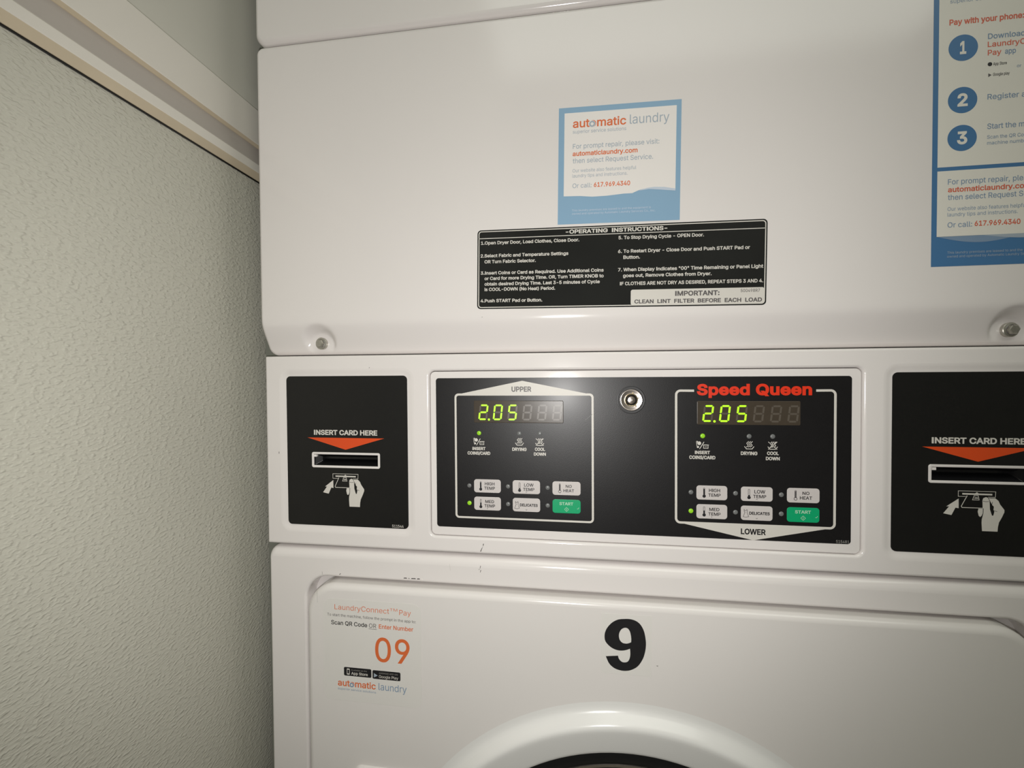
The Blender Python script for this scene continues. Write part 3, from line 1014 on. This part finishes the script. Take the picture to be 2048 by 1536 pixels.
# tall blue framed payment poster at the right
b = MB()
px0, px1, pz0, pz1 = 270.0, 385.0, 80.9, 304.0
sheet(b, [(px0, pz0), (px1, pz0), (px1, pz1), (px0, pz1)], YA, M['navy'])
y = YA - T - 0.07
ix0, ix1 = 273.5, 381.6
b.poly([(ix0, 155.4), (ix1, 155.4), (ix1, 300.6), (ix0, 300.6)], y, M['poster'])
b.poly([(ix0, 103.3), (ix1, 103.3), (ix1, 152.5), (ix0, 152.5)], y, M['poster'])
b.poly([(ix0, 103.4)] + [(ix0 + t, 103.4 - 5.2 * sin(pi * t / 58.0)) for t in range(4, 56, 4)] + [(ix0 + 58, 103.4)], y, M['navy_mid'])
b.poly([(ix0 + 30, 103.4)] + [(ix0 + 30 + t, 103.4 - 3.2 * sin(pi * t / 60.0)) for t in range(4, 60, 4)] + [(ix0 + 90, 103.4)], y - 0.03, M['ink_slate'])
y -= 0.06
NV, RD = M['navy_mid'], M['ink_orange2']
b.text('automatic', 280.7, 280.8, 318.0, 6.0, y, RD, bold=0.015)
b.text('superior service solutions', 280.7, 276.6, 329.0, 2.9, y, NV)
b.text('Pay with your phone:', 280.3, 260.4, 328.7, 4.3, y, RD, bold=0.024)
for n_, zc in (('1', 243.0), ('2', 204.4), ('3', 176.3)):
    b.poly(circle(289.6, zc, 9.7, 40), y, M['navy'])
    b.text(n_, 287.4 if n_ == '1' else 286.2, zc - 4.7, 291.6 if n_ == '1' else 293.0, 9.6, y - 0.06, M['poster'], bold=0.03)
b.text('Download', 305.7, 247.5, 329.5, 4.0, y, NV, bold=0.015)
b.text('LaundryConnect', 305.6, 241.6, 330.0, 4.0, y, RD, bold=0.012, ref='LaundryC')
b.text('Pay', 305.7, 235.5, 314.5, 4.0, y, RD, bold=0.012)
b.text('app', 316.8, 235.5, 323.8, 4.0, y, NV, bold=0.015)
b.poly(circle(307.2, 229.0, 1.5, 14), y, M['ink_dark'])
b.text('App Store', 309.3, 227.9, 318.1, 2.2, y, M['ink_dark'], bold=0.01)
b.poly([(306.2, 219.6), (308.4, 221.0), (306.2, 222.4)], y, M['ink_grey'])
b.text('Google play', 309.3, 220.2, 320.0, 2.2, y, M['ink_dark'], bold=0.01)
b.text('or', 324.6, 225.0, 327.4, 2.2, y, NV, bold=0.004)
b.text('Register an', 305.9, 203.2, 330.4, 4.0, y, NV, bold=0.008, ref='Register a')
b.text('Start the machine', 306.0, 181.5, 330.0, 4.0, y, NV, bold=0.008, ref='Start the m')
b.text('Scan the QR Code', 306.0, 174.3, 329.6, 2.6, y, NV, bold=0.004, ref='Scan the QR Co')
b.text('machine number', 306.1, 169.9, 329.6, 2.6, y, NV, bold=0.004, ref='machine numb')
b.text('For prompt repair, please visit:', 280.6, 142.2, 329.7, 4.0, y, NV, bold=0.006, ref='For prompt repair, ple')
b.text('automaticlaundry.com', 280.7, 136.4, 330.4, 3.9, y, RD, bold=0.02, ref='automaticlaundry.co')
b.text('then select Request Service.', 280.7, 130.6, 329.8, 4.0, y, NV, bold=0.006, ref='then select Request S')
b.text('Our website also features helpful', 280.6, 122.5, 329.6, 2.8, y, NV, ref='Our website also features helpf')
b.text('laundry tips and instructions.', 280.6, 118.3, 326.5, 2.8, y, NV)
b.text('Or call:', 280.7, 110.0, 297.0, 3.9, y, NV, bold=0.006)
b.text('617.969.4340', 298.6, 110.2, 328.4, 3.9, y, RD, bold=0.02)
b.text('This laundry premises are leased to and the equipment is', 280.7, 90.3, 330.0, 1.8, y, SL, ref='This laundry premises are leased to and the')
b.text('owned and operated by Automatic Laundry Services Co., Inc.', 280.7, 87.4, 330.0, 1.8, y, SL, ref='owned and operated by Automatic Laundry S')
tag(b.build('payment_poster', smooth=False), 'tall dark blue bordered poster with three numbered payment steps at the right edge', 'poster')

# white payment sticker on the door
b = MB()
YDD = YDF - 0.03
A = -0.0125
sheet(b, rrect(-231.3, -300.0, -136.2, -205.2, 8, 8), YDD, M['sticker'])
y = YDD - T - 0.07
b.text('LaundryConnect', -219.5, -215.0, -166.3, 4.7, y, M['ink_orange'], A, bold=-0.004)
b.text('TM', -165.6, -213.0, -158.4, 2.5, y, M['ink_orange'], A, bold=-0.004)
b.text('Pay', -156.6, -216.0, -145.6, 4.7, y, M['ink_orange'], A, bold=-0.004)
b.text('To start the machine, follow the prompt in the app to:', -226.9, -221.4, -141.0, 2.5, y, M['ink_grey'], A)
b.text('Scan QR Code', -223.1, -229.3, -187.6, 3.9, y, M['ink_dark'], A, bold=0.012)
b.text('OR', -185.9, -229.8, -178.9, 3.9, y, M['ink_grey'], A)
b.stroke([(-186.2, -230.9), (-178.3, -231.0)], 0.35, y, M['ink_grey'])
b.text('Enter Number', -176.3, -229.9, -143.5, 3.9, y, M['ink_orange'], A, bold=0.012)
b.text('09', -180.2, -260.6, -147.2, 22.4, y, M['ink_orange'], A * 0.3, bold=0.008)
for x0_, x1_, zt in ((-211.0, -184.1, -268.4), (-183.0, -156.1, -268.9)):
    b.poly(rrect(x0_, zt - 8.0, x1_, zt, 1.2, 4), y, M['ink_dark'])
y2 = y - 0.07
b.poly(rrect(-208.1, -275.3, -205.3, -269.6, 0.5, 3), y2, M['ink_white'], [rrect(-207.6, -274.2, -205.8, -270.7, 0.2, 2)])
b.text('Available on the', -203.8, -271.3, -188.4, 1.3, y2, M['ink_dim'])
b.text('App Store', -203.8, -275.0, -187.6, 2.6, y2, M['ink_white'], bold=0.015)
b.poly([(-181.6, -275.6), (-178.0, -273.6), (-181.6, -271.6)], y2, M['ink_slate'])
b.text('ANDROID APP ON', -176.8, -271.8, -158.8, 1.3, y2, M['ink_dim'])
b.text('Google Play', -176.8, -275.6, -158.2, 2.6, y2, M['ink_white'], bold=0.004)
b.text('automatic', -217.2, -286.4, -180.0, 6.0, y, M['ink_orange'], A, bold=0.015)
b.poly(circle(-203.5, -284.8, 2.35, 20), y - 0.03, M['sticker'])
b.poly(circle(-203.5, -284.8, 2.1, 20), y - 0.05, M['navy_mid'], [circle(-203.5, -284.8, 1.1, 16)])
b.text('laundry', -177.3, -286.9, -150.4, 6.4, y, M['navy_mid'], A)
b.text('superior service solutions', -217.2, -290.0, -179.8, 1.9, y, M['navy_mid'], A)
tag(b.build('payment_sticker', smooth=False), 'white rounded sticker with orange 09 on the left of the dryer door', 'sticker')

# number on the door
NINE = [(26.9, -238.0), (29.7, -244.0), (33.7, -247.5), (38.2, -249.0), (43.2, -249.2), (48.3, -247.8), (53.3, -244.3), (57.2, -238.1), (59.2, -231.6), (59.9, -225.2), (59.4, -219.4), (58.1, -213.7),
        (55.3, -208.7), (51.7, -206.0), (47.2, -204.8), (42.2, -205.0), (37.1, -205.9), (32.3, -208.7), (28.4, -213.1), (26.4, -217.4), (25.9, -220.9), (26.3, -224.4), (28.0, -227.2), (31.4, -230.1),
        (35.4, -231.8), (39.3, -232.2), (43.3, -231.5), (46.9, -230.0), (47.1, -233.8), (46.9, -236.7), (46.1, -239.4), (44.7, -241.3), (42.4, -242.0), (40.2, -241.7), (38.5, -240.3), (37.5, -238.7), (37.0, -236.7)]
INN = [(42.6, -212.5), (39.9, -214.0), (38.2, -217.0), (37.8, -220.0), (38.5, -223.1), (40.5, -225.3), (43.3, -225.9), (45.5, -225.5), (47.8, -224.4), (47.9, -221.5), (47.5, -218.0), (46.6, -214.9), (45.0, -212.9)]


def spline(pts, sharp=()):
    """closed Catmull-Rom curve through pts, with corners at the sharp indices"""
    n = len(pts)
    out = []
    for i in range(n):
        p1, p2 = pts[i], pts[(i + 1) % n]
        p0 = p1 if i in sharp else pts[i - 1]
        p3 = p2 if (i + 1) % n in sharp else pts[(i + 2) % n]
        for k in range(4):
            t = k / 4
            out.append(tuple(0.5 * (2 * p1[j] + (p2[j] - p0[j]) * t + (2 * p0[j] - 5 * p1[j] + 4 * p2[j] - p3[j]) * t * t + (3 * p1[j] - p0[j] - 3 * p2[j] + p3[j]) * t ** 3) for j in (0, 1)))
    return out


b = MB()
sheet(b, [(23.3, -252.2), (64.0, -252.3), (64.7, -201.2), (23.3, -201.5)], YDD, M['sticker'])
b.poly(spline(NINE, (0, 27, 36)), YDD - T - 0.07, M['ink_dark'], [spline(INN, (8,))])
tag(b.build('number_decal', smooth=False), 'square white decal with bold black 9 on the dryer door', 'decal')
